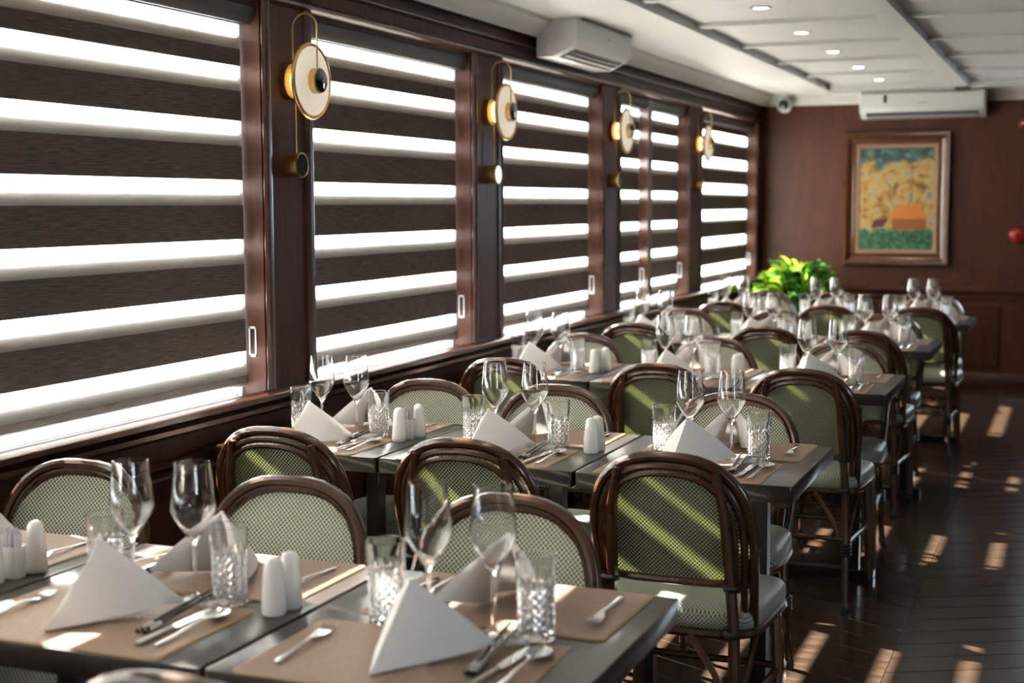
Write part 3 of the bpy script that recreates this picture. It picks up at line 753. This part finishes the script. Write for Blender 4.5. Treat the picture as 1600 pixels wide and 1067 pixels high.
def make_tumbler():
    t = thing('tumbler', '', 'tumbler')
    n = 28; V, F = [], []; rows = []
    def ring(r, z, par=None, d=0):
        b = len(V)
        for k in range(n):
            rr_ = r-(d if (par is not None and (k+par) % 2) else 0); q = 2*PI*k/n
            V.append((rr_*math.cos(q), rr_*math.sin(q), z))
        rows.append(b)
    ring(.0285, 0); ring(.031, .002)
    for j in range(11): ring(.0318+.00015*j, .008+j*.0075, j, .0030)
    for j, z in enumerate((.0905, .1)): ring(.0334, z, j+11, .0024 if j == 0 else .001)
    ring(.0338, .109); ring(.0348, .1425); ring(.0342, .1436); ring(.0328, .1425); ring(.0312, .115); ring(.0290, .095); ring(.0280, .020); ring(.020, .016)
    for a, b in zip(rows[:-1], rows[1:]):
        for k in range(n):
            l = (k+1) % n; i = rows.index(a)
            if 2 <= i <= 13:                  # split quads so that the cuts run as crossing diagonals
                if (k+i) % 2: F += [(a+k, a+l, b+l), (a+k, b+l, b+k)]
                else: F += [(a+k, a+l, b+k), (a+l, b+l, b+k)]
            else: F.append((a+k, a+l, b+l, b+k))
    F.append(tuple(range(n-1, -1, -1))); F.append(tuple(rows[-1]+k for k in range(n)))
    o = MB().add(V, F).build('glass_body', M_CUT, t, 14)
    o.data.materials.append(M_FACET)
    for p in o.data.polygons:
        c = p.center; r_ = math.hypot(c.x, c.y)
        if .004 < c.z < .098 and r_ > .0287 and abs(p.normal.z) < .8: p.material_index = 1
    return t
def make_fork():
    t = thing('fork', '', 'fork')
    MB().loft(loft_flat([(-.095, .0045, .003, .0014), (-.09, .0065, .003, .0018), (-.05, .0052, .004, .0018), (-.005, .003, .007, .0018), (.02, .003, .009, .0018), (.034, .0085, .0075, .0014), (.05, .0115, .0055, .0011), (.056, .0118, .005, .001)])).build('handle', M_STEEL, t, 50)
    for x in (-.0098, -.0033, .0033, .0098):
        MB().loft([[(x-w, y, z), (x+w, y, z), (x+w, y, z+.0016), (x-w, y, z+.0016)] for y, w, z in ((.054, .0021, .0045), (.075, .0019, .0042), (.09, .0016, .0058), (.1, .0007, .008))]).build('tine', M_STEEL, t, 0)
    return t
def make_spoon():
    t = thing('spoon', '', 'spoon')
    MB().loft(loft_flat([(-.10, .0045, .003, .0014), (-.095, .0068, .003, .0018), (-.055, .0052, .004, .0018), (-.01, .0032, .008, .0018), (.025, .0032, .0105, .0018), (.04, .005, .009, .0014)])).build('handle', M_STEEL, t, 50)
    def bowl(u, v):
        q = 2*PI*u; r = v; x = .0205*r*math.cos(q); y = .070+.032*r*math.sin(q)
        return (x, y, .0022+.0085*r*r)
    MB().grid(bowl, 24, 6).build('bowl', M_STEEL, t, 60, solid=.0009)
    return t
def make_knife():
    t = thing('knife', '', 'knife')
    MB().loft(loft_flat([(-.105, .004, .004, .003), (-.10, .0075, .004, .004), (-.07, .0072, .0045, .004), (-.03, .0058, .0045, .0035), (-.008, .0048, .0045, .003)])).build('handle', M_STEELD, t, 50)
    MB().loft([[(-.0055*k, y, .004), (.0055*k+.002, y, .0035), (.0055*k+.002, y, .0045), (-.0055*k, y, .006)] for y, k in ((-.01, .8), (.01, 1.2), (.06, 1.35), (.09, 1.0), (.105, .25))]).build('blade', M_STEEL, t, 0)
    return t
def make_chopstick():
    t = thing('chopstick', '', 'chopstick')
    f = lambda y: .0055+.010*(y+.11)/.24
    MB().tube([(0, y, f(y)) for y in (-.065, 0, .07, .128)], [.0045, .004, .0033, .0025], 8).build('shaft', M_BLACK, t)
    MB().tube([(0, y, f(y)) for y in (-.097, -.064)], [.0047, .0046], 8).build('silver_collar', M_STEELD, t)
    MB().tube([(0, y, f(y)) for y in (-.11, -.096)], [.0046, .0047], 8).build('end_cap', M_BLACK, t)
    return t
def make_rest():
    t = tag(MB().loft([[(x, yy*k, zz) for yy, zz in ((-.011, 0), (.011, 0), (.012, .006), (.008, zt), (0, zt-.002), (-.008, zt), (-.012, .006))] for x, k, zt in ((-.034, .4, .012), (-.03, .9, .0125), (-.012, 1, .009), (.012, 1, .009), (.03, .9, .0125), (.034, .4, .012))]).build('chopstick_rest', M_WHITEP, None, 60), '', 'chopstick rest')
    return t
def make_shaker():
    t = thing('shaker', '', 'shaker')
    MB().lathe([(0, 0), (.0205, 0), (.0222, .003), (.0222, .010), (.0205, .045), (.0172, .08), (.0155, .092), (.011, .0995), (.004, .102), (0, .1022)], 22).build('body', M_WHITEP, t, 60)
    for a in range(3):
        MB().lathe([(.0012, .1), (.0012, .1026), (0, .1027)], 6, 'z', (.005*math.cos(a*2.1), .005*math.sin(a*2.1), -.0006)).build('pour_hole', M_BLACK, t)
    return t
def make_holder():
    t = thing('packet_holder', '', 'holder')
    MB().loft([[(x*k, y*k, z) for x, y in ((-.02, -.017), (.02, -.017), (.024, -.012), (.024, .012), (.02, .017), (-.02, .017), (-.024, .012), (-.024, -.012))] for k, z in ((.86, 0), (.9, .003), (1, .062), (.9, .0622), (.8, .012))]).build('cup', M_WHITEP, t, 30)
    for i in range(7):
        x = -.014+i*.0047
        MB().box(x-.0011, x+.0011, -.010+.002*(i % 2), .010, .012, .084+.006*((i*5) % 3)).build('packet', M_PACK if i % 3 else M_LINEN, t, 0)
    return t
P = {'mat': Proto(make_mat()), 'wine': Proto(make_wine()), 'tumbler': Proto(make_tumbler()), 'fork': Proto(make_fork()), 'spoon': Proto(make_spoon()),
     'knife': Proto(make_knife()), 'chop': Proto(make_chopstick()), 'rest': Proto(make_rest()), 'shaker': Proto(make_shaker()), 'holder': Proto(make_holder())}
NAP = [Proto(napkin_obj(i)) for i in range(3)]
GR = {'mat': 'tan leather placemats', 'wine': 'wine glasses on the tables', 'tumbler': 'cut crystal tumblers on the tables', 'fork': 'forks on the placemats', 'spoon': 'spoons on the placemats',
      'knife': 'table knives on the placemats', 'chop': 'black chopsticks on the placemats', 'rest': 'porcelain chopstick rests', 'nap': 'folded napkins on the placemats', 'shaker': 'salt and pepper shakers', 'holder': 'packet holders'}
for r in range(5):
    for k in range(3):
        ox, oy = TCX[k]+ROWX[r], ROWY[r]
        TP[r].put((ox, oy, 0), 0, 'dark wood dining table by the %s, %s' % (['window wall', 'other two tables, in the middle', 'aisle'][k], ROWW[r]), 'dark tables in rows of three')
        for far in (0, 1):
            where = '%s seat of %s table, %s' % (['near', 'far'][far], TABW[k], ROWW[r])
            sgn = -1 if far else 1
            rnd = random.Random(r*100+k*10+far)
            def at(x, y, z):
                return (ox+sgn*x, (oy+TD-y) if far else oy+y, TZ+z)
            def put(key, x, y, z, a, text):
                P[key].put(at(x, y, z), (PI if far else 0)+math.radians(a), text+where, GR[key])
            j = lambda s: rnd.uniform(-s, s)
            ma = j(.8)
            put('mat', -.018, .153, .0003, ma, 'tan leather placemat at ')
            zt = .0034
            i = (r+2*k+far) % 3
            NAP[i].put(at(-.005+j(.006), .165+j(.006), zt), (PI if far else 0)+math.radians((-14 if not far else -4)+j(4)), 'white linen napkin folded into a pyramid, '+where, GR['nap'])
            put('fork', -.197+j(.004), .145+j(.01), zt, j(3), 'steel fork at ')
            put('chop', .098, .21, zt+.001, 4+j(2), 'left black chopstick at ')
            put('chop', .112, .212, zt+.001, 2+j(2), 'right black chopstick at ')
            put('rest', .104, .283, zt, j(4), 'white porcelain chopstick rest at ')
            put('knife', .143+j(.003), .15+j(.006), zt, -3+j(2), 'steel table knife at ')
            put('spoon', .176+j(.003), .15+j(.008), zt, -2+j(2), 'steel table spoon at ')
            put('wine', .058+j(.004), .338+j(.004), .0003, j(180), 'clear tulip wine glass at ')
            put('tumbler', .137+j(.004), .326+j(.004), .0003, j(180), 'cut crystal tumbler at ')
        if k < 2:
            xs = TW/2-.045
            w2 = '%s table, %s' % (TABW[k], ROWW[r])
            if k == 0:
                P['shaker'].put((ox+xs-.02, oy+.285, TZ+.0003), 0, 'nearer white shaker beside the packet holder, '+w2, GR['shaker'])
                P['holder'].put((ox+xs-.015, oy+.333, TZ+.0003), .1, 'white packet holder between two shakers, '+w2, GR['holder'])
                P['shaker'].put((ox+xs, oy+.383, TZ+.0003), 0, 'farther white shaker beside the packet holder, '+w2, GR['shaker'])
            else:
                P['shaker'].put((ox+xs, oy+.298, TZ+.0003), 0, 'nearer white shaker of a pair, '+w2, GR['shaker'])
                P['shaker'].put((ox+xs+.005, oy+.345, TZ+.0003), 0, 'farther white shaker of a pair, '+w2, GR['shaker'])
